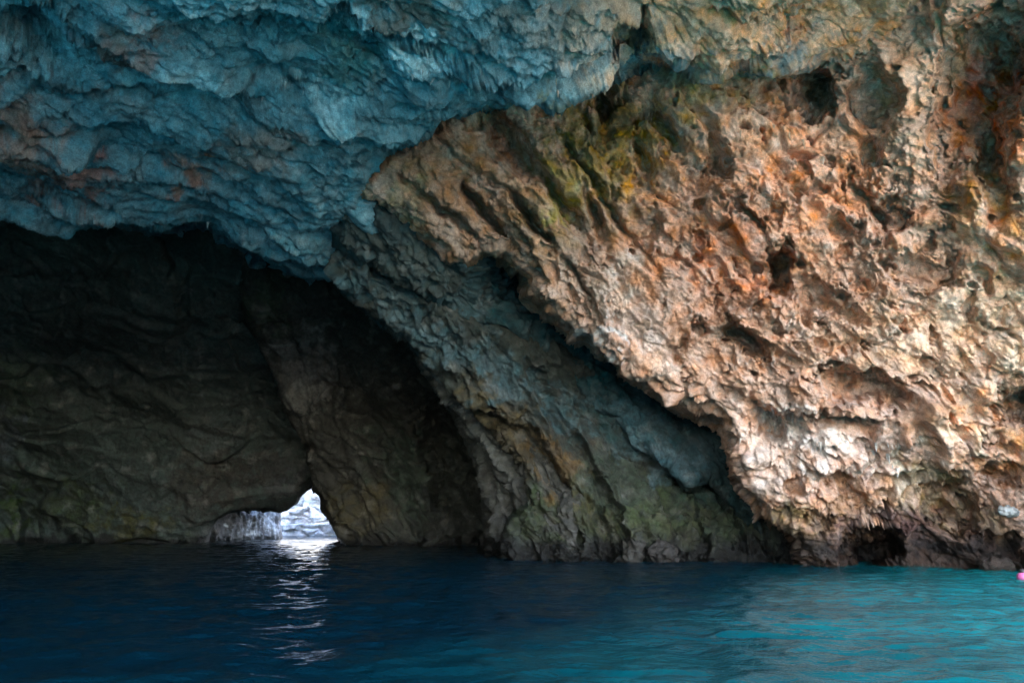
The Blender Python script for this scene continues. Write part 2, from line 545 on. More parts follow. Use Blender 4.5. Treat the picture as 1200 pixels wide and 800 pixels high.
# ------------------------------------------------------------------ CAVE ROOF
roof = Sheet('cave_ceiling', (-330, 1300, -330, 330),
    [(-300,-300,6.6),(-300,100,14),(-300,255,22.5),(0,0,11.8),(0,130,15.8),(0,255,22.5),(0,330,27),
     (300,-300,7.2),(300,0,12.2),(300,130,16.4),(250,262,23.6),(330,310,25),(440,190,20),(430,250,22.6),
     (520,140,18.3),(640,105,17.8),(600,-300,7.8),(600,0,13.4),(750,75,17.2),(900,88,18.3),(1020,72,18.6),
     (900,-300,8.8),(900,0,15.2),(1100,0,16.6),(1200,-60,14.5),(1300,-300,9),(480,250,25),(700,200,24),(1000,200,23.5)],
    [(-500,256),(0,252),(20,258),(44,265),(74,263),(98,257),(135,258),(142,266),(189,270),(219,266),(251,268),(258,279),
     (287,290),(314,301),(337,319),(371,331),(400,338),(425,345),(440,320),(455,285),(448,250),(425,228),(432,205),(444,189),(467,174),(511,152),(525,138),(562,133),(606,125),(636,111),(680,105),(697,101),
     (731,88),(754,77),(770,78),(800,92),(844,89),(911,88),(965,80),(989,79),(1016,72),(1040,60),(1075,25),(1100,-20),(1200,-120),(1400,-500),(-500,-500)],
    R=(22, 1.3), skirt=(26, 0.22), jit=12)
roof.step([(385,-10),(440,22),(500,52),(560,72),(600,78)], 0.9, 45, 5, 1)
roof.step([(0,70),(80,105),(160,112),(240,118),(330,112),(400,122)], 0.6, 40, 5, 1)
roof.step([(560,128),(620,110),(690,85),(760,60)], 0.5, 24, 4, 1)
roof.dent(742, 52, 22, 17, 1.3, 0, 0.4)
roof.dent(425, 45, 40, 22, 0.9, 35)
roof.dent(60, 45, 90, 30, 0.9, 35)
roof.dent(300, 40, 60, 20, 0.6, 15)
roof.dent(930, 32, 40, 15, 0.7, 0)
roof.dent(60, 225, 80, 12, 0.5, 10)
roof.build(relief_roof, painter((84, 132, 148), [  # teal base colour paints in bounce light from the water
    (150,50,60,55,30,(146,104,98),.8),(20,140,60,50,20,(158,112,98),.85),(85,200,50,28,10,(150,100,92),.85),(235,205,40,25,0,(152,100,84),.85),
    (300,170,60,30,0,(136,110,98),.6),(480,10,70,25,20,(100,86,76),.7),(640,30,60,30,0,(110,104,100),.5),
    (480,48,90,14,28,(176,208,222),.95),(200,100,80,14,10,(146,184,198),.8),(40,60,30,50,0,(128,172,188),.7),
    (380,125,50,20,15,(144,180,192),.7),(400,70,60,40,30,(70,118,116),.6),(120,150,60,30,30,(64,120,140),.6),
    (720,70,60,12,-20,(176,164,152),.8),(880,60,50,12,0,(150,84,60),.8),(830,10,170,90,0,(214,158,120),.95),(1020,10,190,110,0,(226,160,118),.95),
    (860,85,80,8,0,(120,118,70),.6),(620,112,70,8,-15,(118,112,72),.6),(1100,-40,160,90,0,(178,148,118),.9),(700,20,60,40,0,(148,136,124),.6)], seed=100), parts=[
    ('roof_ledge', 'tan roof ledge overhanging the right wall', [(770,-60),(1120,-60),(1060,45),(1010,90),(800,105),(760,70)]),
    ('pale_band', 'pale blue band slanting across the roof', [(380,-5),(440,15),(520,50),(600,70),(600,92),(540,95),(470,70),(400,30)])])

# ------------------------------------------------------------------ RIGHT WALL
wall = Sheet('cave_wall_right', (395, 1520, -60, 720),
    [(440,200,21.4),(430,260,22.6),(520,250,22.2),(600,330,23.4),(700,410,23.8),(800,480,24.4),(880,570,25),(930,655,25.6),(940,720,26),
     (1060,660,24.6),(1200,668,23.2),(1200,720,23.2),(1350,668,21),(1500,720,18),(1500,300,15),(1350,300,17.6),(1200,400,20.2),(1200,200,17.9),(1200,60,16.4),(1100,100,17.8),
     (1000,300,21),(1000,110,19.4),(820,120,20.4),(700,140,21),(580,150,21),(800,300,22.4),(680,280,22.4),(950,480,23),(1100,520,22.4),(1500,-50,12.5),(1200,-60,14.8),(900,-40,19),(500,-40,22)],
    [(405,215),(440,180),(500,130),(560,100),(560,-100),(1700,-300),(1700,900),(930,900),(932,655),(928,645),(920,625),(905,612),(890,602),(875,580),(862,557),(850,525),(842,507),
     (830,495),(805,487),(785,478),(771,466),(754,452),(727,439),(724,427),(700,414),(687,399),(670,398),(650,381),(633,365),(616,348),(618,329),(606,322),(592,307),(572,304),(548,318),(520,312),(501,294),(470,268),(440,245),(415,238)],
    R=(27, 1.9), skirt=(26, 0.22), jit=7)
w = wall
# the joints that break up the brown slab
w.crack([(470,205),(505,232),(540,262),(565,292)], 5, 0.8)
w.crack([(650,150),(690,205),(725,255),(770,320)], 5, 0.8)
w.crack([(660,300),(690,345),(700,385)], 5, 0.7)
w.crack([(850,230),(885,262),(905,285)], 5, 0.8)
w.crack([(1000,215),(1030,250),(1040,290)], 6, 0.8)
w.step([(500,150),(560,205),(610,275),(640,330)], 0.45, 45, 4, 1)
w.crack([(566,128),(585,150),(605,180),(625,212)], 15, 2.8)
w.crack([(612,180),(640,215),(662,250),(690,285)], 8, 1.6)
w.crack([(540,214),(560,240),(582,268),(600,292)], 6, 1.7)
w.crack([(590,220),(618,252),(648,292)], 6, 1.5)
w.crack([(560,205),(590,222)], 4, 0.5)
w.crack([(698,100),(705,120),(712,142)], 10, 2.0)
w.crack([(765,130),(785,160),(795,180)], 8, 1.5)
w.crack([(742,165),(752,190),(760,215)], 8, 1.4)
w.crack([(690,225),(700,260),(712,290)], 8, 1.4)
w.step([(600,150),(640,215),(690,290),(730,340)], 0.55, 60, 4, -1)
w.dent(735, 180, 45, 60, 0.8, -20)
w.dent(715, 150, 40, 28, 0.6, -10)
# hollows
w.dent(1152, 95, 46, 82, 1.5, 12, 0.5)
w.dent(1188, 62, 26, 50, 0.7, 0, 0.5)
w.dent(1160, 190, 14, 45, 1.4, -8)
w.dent(1108, 190, 20, 40, 0.8, -10)
w.dent(948, 104, 20, 26, 2.0, -10, 0.5)
w.dent(962, 118, 12, 22, 1.2, 10, 0.5)
w.dent(1022, 118, 26, 36, 1.2, 15, 0.5)
w.dent(914, 316, 14, 30, 2.0, -4, 0.4)
w.dent(893, 322, 34, 28, 0.6, 0)
w.dent(872, 398, 30, 12, 2.0, 35, 0.5)
w.dent(1010, 455, 50, 16, 1.5, 12, 0.6)
w.dent(1045, 255, 20, 18, 1.2, 20, 0.6)
w.dent(985, 270, 20, 14, 0.9, 30)
w.dent(955, 345, 26, 18, 1.0, 20, 0.6)
w.dent(945, 365, 18, 24, 0.8, 10)
w.dent(1080, 320, 34, 18, 1.1, 0, 0.6)
w.dent(1010, 330, 16, 14, 0.8, 0)
w.dent(905, 500, 22, 14, 1.3, 35)
w.dent(1110, 590, 32, 28, 1.9, 30, 0.6)
w.dent(1165, 560, 22, 14, 1.0, 0)
w.dent(1020, 640, 28, 24, 4.0, 0, 0.6)
w.dent(985, 565, 18, 10, 1.0, 40)
w.dent(1190, 470, 28, 20, 1.6, 0, 0.5)
w.dent(797, 408, 9, 18, 0.8, 0)
w.dent(660, 175, 20, 14, 0.7, 20)
w.dent(1060, 520, 8, 28, -0.5, 0)
for x, y, r in [(840,190,10),(880,225,9),(930,205,12),(1000,215,10),(1060,225,9),(905,250,10),(990,300,9),(1040,300,12),(1110,300,10),(1150,330,12),(1130,360,9),(1060,380,10),
                (1000,370,9),(970,400,10),(1090,430,9),(1150,420,10),(850,340,9),(820,380,8),(920,430,10),(1060,610,10),(1140,610,12),(1180,640,10),(960,600,10),(930,560,10),(1010,580,10),(1160,510,10)]:
    w.dent(x, y, r * 1.5, r, 0.4, (x * 7 + y * 3) % 90, 0.6)
# ledges
w.step([(890,485),(930,482),(980,486),(1040,492)], 0.9, 26, 3, 1)
w.step([(960,545),(1000,548),(1030,535)], 0.7, 22, 3, 1)
w.step([(840,440),(900,478),(960,500)], 0.4, 20, 4, 1)
w.step([(700,330),(720,400),(760,440)], 0.3, 30, 4, -1)
w.step([(820,95),(860,130),(930,150),(1000,190),(1060,200)], 0.5, 40, 4, -1)
w.step([(1095,10),(1090,90),(1090,170),(1110,230)], 0.5, 25, 4, -1)
w.build(relief_wall, painter((198, 150, 124), [
    (600,300,150,170,0,(150,112,86),.75),(790,290,110,130,0,(176,124,94),.7),(960,170,150,60,0,(196,142,106),.6),  # browner left half also paints in the light falling off leftwards
    (500,190,80,70,35,(148,109,80),.9),(470,235,50,30,20,(130,124,87),.6),(540,270,60,50,45,(144,109,84),.8),(640,260,60,70,40,(142,109,77),.7),
    (700,185,70,80,-20,(140,112,44),.95),(750,170,40,55,-20,(208,146,48),.95),(655,235,25,25,0,(158,142,67),.8),(720,140,40,25,0,(126,100,49),.8),(560,200,45,50,40,(158,104,68),.6),
    (830,115,60,22,0,(185,139,68),.8),(900,115,40,30,0,(190,124,82),.8),(700,350,60,60,40,(172,146,130),.7),(735,320,22,30,0,(198,172,156),.7),(745,375,36,30,0,(194,164,152),.7),(708,398,14,18,0,(196,196,198),.8),
    (800,250,60,60,0,(201,139,103),.7),(960,220,110,60,25,(221,146,101),.8),(850,290,50,60,0,(199,117,72),.8),(920,270,60,40,30,(215,148,105),.6),(890,330,30,30,0,(210,126,77),.7),
    (1160,115,62,95,0,(202,116,64),.95),(1160,95,30,40,20,(196,88,52),.8),(1150,230,40,50,0,(192,134,74),.9),(1170,290,30,30,0,(215,124,55),.7),(1060,120,50,90,0,(214,164,130),.8),(1110,60,30,60,0,(208,157,115),.7),
    (1100,400,120,60,10,(231,187,155),.7),(1170,380,60,80,0,(243,200,164),.8),(1000,400,80,40,20,(203,157,126),.6),(950,330,50,40,0,(170,117,86),.6),
    (770,420,60,30,30,(190,157,135),.6),(880,440,40,40,30,(208,153,118),.7),(840,470,60,30,30,(166,134,115),.6),
    (950,510,70,28,15,(221,208,200),.95),(1000,525,40,25,0,(223,197,184),.8),(1058,560,12,40,0,(251,235,222),.95),(900,545,40,40,45,(215,189,173),.8),(1120,500,30,30,0,(251,216,182),.8),(1140,480,40,20,0,(241,167,115),.8),
    (970,580,60,40,40,(190,136,99),.7),(940,610,50,40,40,(142,124,80),.85),(1000,610,60,40,30,(158,121,92),.7),(1100,590,50,40,0,(126,102,63),.8),(1070,570,50,40,0,(158,132,92),.6),
    (1080,636,170,32,3,(84,62,62),.9),(1160,625,50,18,0,(158,124,84),.6),(1180,600,14,9,20,(251,243,231),.0),(1190,540,40,40,0,(221,157,105),.7)],
    seed=200, z_wet=1.4, sat=0.9), parts=[
    ('rock_slab', 'smooth brown slanting slab cut by two diagonal joints', [(400,235),(440,185),(520,135),(565,125),(600,165),(640,230),(690,290),(650,330),(600,310),(550,320),(500,295)]),
    ('stained_recess', 'olive and yellow stained recess under the roof ledge', [(565,125),(640,105),(700,95),(790,90),(800,190),(770,250),(720,300),(690,290),(640,230),(600,165)]),
    ('deep_hollow', 'deep reddish brown hollow at the top right corner', [(1095,60),(1110,20),(1150,-10),(1210,-10),(1210,190),(1165,215),(1120,180),(1095,130)]),
    ('niche', 'small dark upright niche in the lit wall', [(890,280),(925,280),(938,320),(925,355),(895,350)]),
    ('cleft', 'short dark slanting cleft in the lit wall', [(838,375),(880,375),(910,415),(895,428),(855,405)]),
    ('flowstone_ledge', 'pale blue white crusted ledge above the waterline', [(880,485),(960,478),(1045,490),(1075,520),(1065,580),(1040,545),(960,550),(900,530)]),
    ('mossy_hollow', 'olive green hollow low on the lit wall', [(1075,570),(1105,555),(1145,570),(1145,610),(1115,630),(1085,615)]),
    ('waterline_hole', 'black hole at the water below the lit wall', [(995,620),(1015,608),(1045,620),(1048,670),(995,670)])])

# ------------------------------------------------------------------ RIBS under the right wall
upper = Sheet('rock_rib', (385, 900, 225, 660),
    [(400,260,22.9),(410,295,23.7),(460,320,24.2),(500,345,24.8),(532,360,25.8),(590,380,26.6),(660,420,27.9),(720,470,28.7),(760,510,29.0),(850,540,29.4),(880,600,29.2),
     (450,260,22.8),(520,310,24.0),(560,320,25.4),(600,325,27.4),(650,375,28.8),(760,455,29.4),(820,495,29.2),(860,650,28.8)],
    [(380,250),(400,232),(440,238),(480,262),(520,300),(560,285),(620,300),(660,370),(720,420),(800,470),(870,500),(920,600),(900,640),(860,600),(830,565),(800,575),(775,540),(745,525),(715,490),(690,470),(656,425),(629,402),(589,384),(562,380),(532,367),(498,350),(461,326),(430,310),(410,301),(395,285)],
    R=(14, 0.9), skirt=(26, 0.22))
upper.crack([(448,254),(475,272),(501,294),(520,315),(550,326)], 8, 0.6)
upper.dent(605, 335, 34, 28, 1.5, 45)
upper.dent(680, 400, 60, 26, 0.8, 38)
upper.step([(640,395),(700,430),(760,470),(820,505)], 0.7, 30, 4, 1)
upper.build(relief_rib, painter((46, 66, 70), [  # dark teal colours paint in the shade of the cleft
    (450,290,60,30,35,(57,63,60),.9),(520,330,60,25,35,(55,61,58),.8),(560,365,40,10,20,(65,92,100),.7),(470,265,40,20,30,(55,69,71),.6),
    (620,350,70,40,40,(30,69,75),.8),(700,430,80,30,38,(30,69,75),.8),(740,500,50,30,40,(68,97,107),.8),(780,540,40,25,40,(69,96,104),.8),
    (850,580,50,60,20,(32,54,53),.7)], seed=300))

lower = Sheet('rock_rib', (385, 960, 290, 720),
    [(400,320,24.3),(413,350,25.2),(457,380,26.2),(491,410,27),(540,460,28),(600,520,28.6),(650,600,28.8),(600,640,29.4),(700,655,28.4),(800,657,27.6),(940,660,26.8),(940,720,27),(590,720,29.6),
     (480,350,25.4),(560,410,27.0),(640,450,28.4),(720,520,29.0),(800,560,29.6),(880,600,29.2)],
    [(385,318),(395,297),(420,302),(480,330),(560,372),(650,405),(760,480),(1000,560),(1000,900),(582,900),(586,660),(584,634),(597,608),(618,582),(612,556),(596,532),(581,508),(556,482),(543,470),(520,448),(500,425),(481,400),(457,383),(434,366),(413,354),(400,341)],
    R=(16, 1.1), skirt=(26, 0.22))
lower.step([(600,440),(650,465),(700,490),(760,535),(800,590)], 0.6, 40, 5, -1)
lower.step([(560,470),(610,500),(650,540),(690,590),(740,650)], 0.55, 40, 5, 1)
lower.dent(815, 560, 30, 60, 0.9, -25)
lower.dent(700, 640, 12, 30, 0.6, -20)
lower.dent(890, 630, 16, 40, 0.9, -25)
for k_, (x0, y0, x1, y1) in enumerate([(575,490,640,650),(615,480,690,655),(668,500,745,655),(715,510,795,655),(762,530,838,655),(805,540,880,655)]):
    xm, ym = (x0 + x1) / 2 + 8, (y0 + y1) / 2 - 6
    lower.step([(x0, y0), (xm, ym), (x1, y1)], 0.75 + 0.25 * (k_ % 2), 26, 4, 1 if k_ % 3 else -1)
lower.crack([(690,560),(700,600),(715,640)], 8, 0.5)
lower.crack([(630,590),(660,625),(680,655)], 8, 0.6)
lower.build(relief_rib, painter((52, 56, 52), [(590,500,26,70,-32,(85,70,46),.7),(700,600,24,60,-30,(80,73,45),.7),(740,570,22,60,-28,(70,68,48),.6),  # base darkened to paint in shade from the overhanging wall
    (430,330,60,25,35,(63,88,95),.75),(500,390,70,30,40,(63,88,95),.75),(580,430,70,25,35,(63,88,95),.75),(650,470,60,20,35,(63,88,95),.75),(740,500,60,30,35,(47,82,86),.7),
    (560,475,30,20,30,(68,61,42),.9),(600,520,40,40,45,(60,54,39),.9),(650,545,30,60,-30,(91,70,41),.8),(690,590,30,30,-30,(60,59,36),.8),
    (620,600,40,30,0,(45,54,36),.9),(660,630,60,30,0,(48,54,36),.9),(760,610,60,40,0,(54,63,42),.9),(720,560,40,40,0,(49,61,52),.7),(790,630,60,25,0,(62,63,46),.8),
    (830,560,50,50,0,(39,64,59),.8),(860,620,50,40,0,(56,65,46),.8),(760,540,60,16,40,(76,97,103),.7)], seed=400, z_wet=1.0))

inner = Sheet('rock_rib', (440, 680, 370, 700),
    [(487,406,29.4),(516,465,30.4),(552,523,31.4),(565,580,32),(571,640,32.4),(575,700,32.6),(540,440,29.4),(600,520,30.2),(640,600,30.4),(640,700,30.8)],
    [(470,385),(520,400),(600,480),(700,600),(720,800),(568,800),(571,640),(568,597),(561,555),(552,524),(535,492),(516,466),(500,438),(487,412)],
    R=(22, 1.6), skirt=(26, 0.22))
inner.step([(530,450),(560,500),(590,550),(605,600),(610,650)], 0.5, 25, 4, 1)
inner.build(relief_rib, painter((62, 62, 58), [(560,520,30,60,-25,(84,88,86),.6),(540,470,40,20,40,(100,104,106),.6)], seed=500, z_wet=0.8))

# ------------------------------------------------------------------ DARK INNER CHAMBER
butt = Sheet('rock_buttress', (225, 680, 250, 700),
    [(285,330,36),(300,400,38.6),(330,450,40.6),(350,510,42.8),(366,560,45.5),(398,635,47),(398,700,47.4),(420,400,40),(430,520,43),(450,640,45),(450,700,45.4),(540,640,43),(540,700,43.4),(560,500,40),(480,400,38),(360,300,36),(640,640,41),(640,300,34)],
    [(283,335),(300,250),(420,200),(700,240),(760,500),(760,900),(400,900),(400,636),(396,628),(389,613),(377,596),(378,580),(368,574),(365,560),(362,545),(360,523),(351,513),(345,502),(333,480),(327,450),(311,420),(297,396),(284,368)],
    R=(16, 1.5), skirt=(20, 0.32), step=1.5, jit=4)
butt.step([(350,510),(366,560),(385,577),(399,593),(408,608),(420,622),(424,640)], -1.0, 14, 3, 1, 0.05)
butt.step([(330,470),(350,440),(390,450),(440,455)], 0.5, 20, 3, 1)
butt.step([(415,490),(440,520),(460,560),(475,600),(490,640)], 0.9, 40, 4, -1)
butt.step([(470,480),(500,540),(510,590),(525,640)], 0.7, 30, 4, -1)
butt.dent(545, 600, 28, 60, 4.0, -15)
butt.dent(520, 500, 22, 60, 2.5, -25)
butt.build(relief_buttress, painter((50, 50, 46), [(350,440,50,60,30,(98,98,96),.9),(420,520,60,40,0,(65,65,62),.6),(470,560,40,70,-20,(50,63,54),.8),  # first grey patch paints light onto the left-facing side
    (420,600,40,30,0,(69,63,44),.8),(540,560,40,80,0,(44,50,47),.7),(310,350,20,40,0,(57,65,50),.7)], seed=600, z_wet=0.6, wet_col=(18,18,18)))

back = Sheet('cave_wall_back', (-260, 420, 120, 700),
    [(-250,640,44),(-250,300,30),(0,637,49),(0,700,49.6),(0,270,33),(0,450,42),(150,637,50),(150,450,43),(150,270,33.5),(300,600,50),(300,450,44.5),(300,300,36),(360,560,49.5),(400,500,48),(400,300,38),(240,640,50.5),(-250,150,25),(150,150,27),(400,150,30)],
    [(-400,60),(480,60),(480,520),(380,560),(365,570),(358,575),(349,586),(338,594),(329,597),(318,596),(303,598),(290,600),(268,601),(256,606),(248,616),(243,628),(241,640),(241,900),(-400,900)],
    R=(20, 2.0), skirt=(20, 0.32), step=1.5, jit=4)
back.step([(-20,560),(10,570),(22,600),(30,660)], 2.0, 60, 4, -1, 0.05)
back.step([(30,560),(50,590),(70,615),(95,650)], 1.2, 45, 4, 1, 0.06)
back.step([(-20,322),(40,318),(110,320),(160,312)], 0.8, 30, 4, 1)
back.step([(180,260),(215,350),(218,380),(190,400)], 0.9, 40, 4, -1)
back.step([(0,455),(80,452),(150,470),(220,490)], 0.5, 30, 4, 1)
back.step([(90,500),(160,480),(230,500),(300,520)], 0.5, 26, 4, 1)
back.step([(205,560),(270,545),(330,520),(345,505)], 0.6, 40, 4, -1)
back.step([(268,350),(272,400),(300,460),(340,500)], 0.8, 30, 4, -1)
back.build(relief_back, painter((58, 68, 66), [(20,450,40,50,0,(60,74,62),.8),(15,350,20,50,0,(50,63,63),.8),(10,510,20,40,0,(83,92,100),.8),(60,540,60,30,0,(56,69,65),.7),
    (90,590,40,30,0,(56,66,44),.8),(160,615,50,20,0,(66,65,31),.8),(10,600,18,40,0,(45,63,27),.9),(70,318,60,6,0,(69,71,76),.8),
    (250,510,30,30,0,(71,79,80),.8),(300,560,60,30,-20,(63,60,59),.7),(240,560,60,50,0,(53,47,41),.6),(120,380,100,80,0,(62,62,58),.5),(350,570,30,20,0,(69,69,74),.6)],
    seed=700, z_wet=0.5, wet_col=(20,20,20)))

tunnel = Sheet('rock_buttress', (215, 350, 470, 700),
    [(240,600,56),(240,640,56),(330,600,62),(330,632,62),(300,560,60),(240,700,56.2),(330,700,62.2),(240,480,56),(330,480,62)],
    [(200,440),(322,440),(330,597),(328,613),(332,630),(332,900),(200,900)], R=(10, 1.5), skirt=(20, 0.32), step=1.2, jit=2)
def relief_tunnel(p, px, py):
    q = p * np.array([1 / 0.9, 1 / 0.9, 1 / 2.8], F)
    return 0.5 * (ridged(warp(q, 2, 0.4, 81), 4, 82) - 0.5) + 0.08 * fbm(p / F(0.3), 3, 83)
tunnel.build(relief_tunnel, painter((76, 76, 80), [(312,610,24,40,0,(170,180,196),.9)], seed=800, z_wet=0.35))  # pale right part paints in daylight from the passage

print('sheets done')
# ------------------------------------------------------------------ OUTER SHELL of the cave (out of the picture, keeps the daylight out)
def cave_shell():
    cx, cy, rx, ry, H, n = -12.0, 25.0, 40.0, 33.0, 27.0, 7.0
    na, nz = 260, 70
    a = np.linspace(0, 2 * math.pi, na + 1)
    t = np.linspace(0, 1, nz)
    A, T = np.meshgrid(a, t)
    r = 1.0 / ((np.abs(np.cos(A)) / rx) ** n + (np.abs(np.sin(A)) / ry) ** n) ** (1 / n)
    z = -3 + (H + 3) * np.sin(T * math.pi / 2) ** 0.8
    k = np.clip(1 - np.clip(z / H, 0, 1) ** 14, 0, 1) ** 0.25
    P = np.stack([cx + r * k * np.cos(A), cy + r * k * np.sin(A), z], -1).reshape(-1, 3).astype(F)
    c = np.array([cx, cy, 5], F)
    dn = P - c; dn /= np.linalg.norm(dn, axis=1, keepdims=True)
    P = P + dn * (2.2 * fbm(P / F(9), 4, 901))[:, None] + dn * (0.5 * fbm(P / F(1.5), 3, 902))[:, None]
    lint = P[:, 2] < 11.5 + 1.2 * np.sin(P[:, 0] * 0.3) + 0.5 * np.clip(P[:, 0], 0, 21)
    mouth = lint & (((P[:, 1] < -2) & (P[:, 0] > MOUTH_X)) | ((P[:, 0] > 20) & (P[:, 1] < 19)))
    mouth |= (P[:, 0] > 20.5) & (P[:, 1] > -4) & (P[:, 1] < 22)
    hole = (P[:, 1] > 45) & (P[:, 2] < 9) & (P[:, 0] > -32) & (P[:, 0] < -12)
    q = grid_quads(nz, na + 1, ~(mouth | hole))
    cols = np.tile(srgb(128, 116, 104), (len(P), 1))
    v, q, cc = compact(P, q, cols)
    tag(link_mesh('cave_shell', v, q, ROCK, None, cc), kind='structure')
MOUTH_X = -12
cave_shell()

def patch(name, corners, nu, nv, disp, col, kind='structure'):
    """rock surface stretched between four corners, with relief"""
    c = [np.array(x, float) for x in corners]
    u, v = np.meshgrid(np.linspace(0, 1, nu), np.linspace(0, 1, nv))
    u = u[..., None]; v = v[..., None]
    P = (c[0] * (1 - u) * (1 - v) + c[1] * u * (1 - v) + c[2] * u * v + c[3] * (1 - u) * v).reshape(-1, 3).astype(F)
    nrm = np.cross(c[1] - c[0], c[3] - c[0]); nrm /= np.linalg.norm(nrm)
    P = P + (disp(P))[:, None] * nrm.astype(F)
    spk = (1 + 0.35 * fbm(P / F(2), 4, 7))[:, None]
    o = link_mesh(name, P, grid_quads(nv, nu), ROCK, None, srgb(*col) * spk)
    return tag(o, kind=kind)

rough = lambda P: 0.9 * fbm(P / F(4), 5, 33) + 0.35 * (ridged(P / F(1.3), 4, 34) - 0.5)
patch('entrance_roof', [(-54, -13, 13.2), (0.8, -13, 13.2), (9.2, 9.5, 13.2), (-54, 9.5, 12.6)], 300, 100, rough, (140, 140, 136))
patch('entrance_roof', [(0, -13, 13), (21, -13, 23.5), (21, 24, 23.5), (11.5, 18, 16.5)], 70, 140, rough, (168, 150, 134))
patch('sun_block_lintel', [(20.5, -12, 20), (20.5, 26, 20), (20.5, 26, 28), (20.5, -12, 28)], 120, 30, rough, (160, 148, 136))  # unseen slab added to shut a gap where sun leaked in
patch('entrance_wall', [(18, 19, -2), (50, 22, -2), (50, 20, 18), (13.5, 15.5, 18)], 160, 90, rough, (176, 146, 122))

# unseen shelf added behind right of the camera to bounce warm light inside
patch('bounce_shelf', [(7, -18, 0.5), (25, -18, 1.3), (26, 2, 1.2), (10, 0, 0.25)], 130, 130, lambda P: 0.7 * fbm(P / F(3), 5, 35) + 0.2 * (ridged(P / F(1.1), 4, 36) - 0.5), (196, 166, 138))

# ------------------------------------------------------------------ CLIFF outside the far passage, bed by bed
def sea_cliff():
    root = bpy.data.objects.new('sea_cliff', None); COL.objects.link(root)
    root.location = (-22, 76, 0)
    tag(root, 'pale layered limestone cliff outside, seen through the low passage', 'cliff')
    z = -1.2
    rng = np.random.default_rng(5)
    k = 0
    while z < 17:
        h = rng.uniform(0.75, 1.35) if z < 6 else rng.uniform(1.5, 2.6)
        off = -0.4 + 0.08 * k + rng.uniform(-0.3, 0.3)
        nx, nz = (420, 14) if z < 6 else (160, 8)
        xs = np.linspace(-40, 40, nx); s = np.linspace(0, 1, nz)
        X, Sg = np.meshgrid(xs, s)
        depth = np.where(Sg < 0.8, 0.0, (Sg - 0.8) / 0.2 * 2.2)
        Z = z + np.minimum(Sg / 0.8, 1) * (h + 0.12)
        P = np.stack([X, off + depth, Z], -1).reshape(-1, 3).astype(F)
        q = P * np.array([1, 1, 1.2], F)
        w1, w2, f1 = worley(q * np.array([1 / 2.1, 1 / 2.1, 1 / 1.4], F) + F(k * 7), 120 + k, True)
        d = 0.42 * f1 - 0.35 * (1 - sst(0, 0.1, w2 - w1)) + 0.9 * fbm(P / F(5), 3, 131) + 0.14 * fbm(P / F(0.5), 4, 132)
        P[:, 1] -= d
        P[:, 2] -= 0.12 * fbm(P / F(1.2), 3, 133 + k)
        spk = fbm(P / F(1.4), 4, 140)[:, None]
        cols = np.clip(srgb(214, 218, 226) * (1 + 0.5 * spk), 0.02, 0.8)
        if k == 0 or z < 0.3: cols = cols * np.array([0.55, 0.6, 0.66])
        link_mesh('rock_layer', P, grid_quads(nz, nx), CLIFF, root, cols)
        z += h; k += 1
sea_cliff()

# ------------------------------------------------------------------ WATER
def water_material():
    m = bpy.data.materials.new('sea_water'); m.use_nodes = True
    t = m.node_tree; n = t.nodes; n.clear()
    out = n.new('ShaderNodeOutputMaterial'); bs = n.new('ShaderNodeBsdfPrincipled')
    t.links.new(bs.outputs[0], out.inputs[0])
    at = n.new('ShaderNodeAttribute'); at.attribute_name = 'rock_tint'
    t.links.new(at.outputs['Color'], bs.inputs['Base Color'])
    bs.inputs['Roughness'].default_value = 0.05
    bs.inputs['IOR'].default_value = 1.13
    geo = n.new('ShaderNodeNewGeometry')
    mp = n.new('ShaderNodeMapping'); mp.inputs['Scale'].default_value = (1, 1.5, 1)
    t.links.new(geo.outputs['Position'], mp.inputs[0])
    h = []
    for sc, de in ((2.2, 4), (8.5, 3)):
        x = n.new('ShaderNodeTexNoise'); x.inputs['Scale'].default_value = sc; x.inputs['Detail'].default_value = de; x.inputs['Distortion'].default_value = 0.8
        t.links.new(mp.outputs[0], x.inputs['Vector']); h.append(x)
    ma = n.new('ShaderNodeMath'); ma.operation = 'MULTIPLY_ADD'; ma.inputs[1].default_value = 0.3
    t.links.new(h[1].outputs[0], ma.inputs[0]); t.links.new(h[0].outputs[0], ma.inputs[2])
    bp = n.new('ShaderNodeBump'); bp.inputs['Strength'].default_value = 0.8; bp.inputs['Distance'].default_value = 0.05
    t.links.new(ma.outputs[0], bp.inputs['Height']); t.links.new(bp.outputs[0], bs.inputs['Normal'])
    return m

def axis(fine, far):
    """steps that grow outside the fine part"""
    o = list(fine); s = fine[-1] - fine[-2]
    while o[-1] < far:
        s *= 1.25; o.append(o[-1] + s)
    return np.array(o)

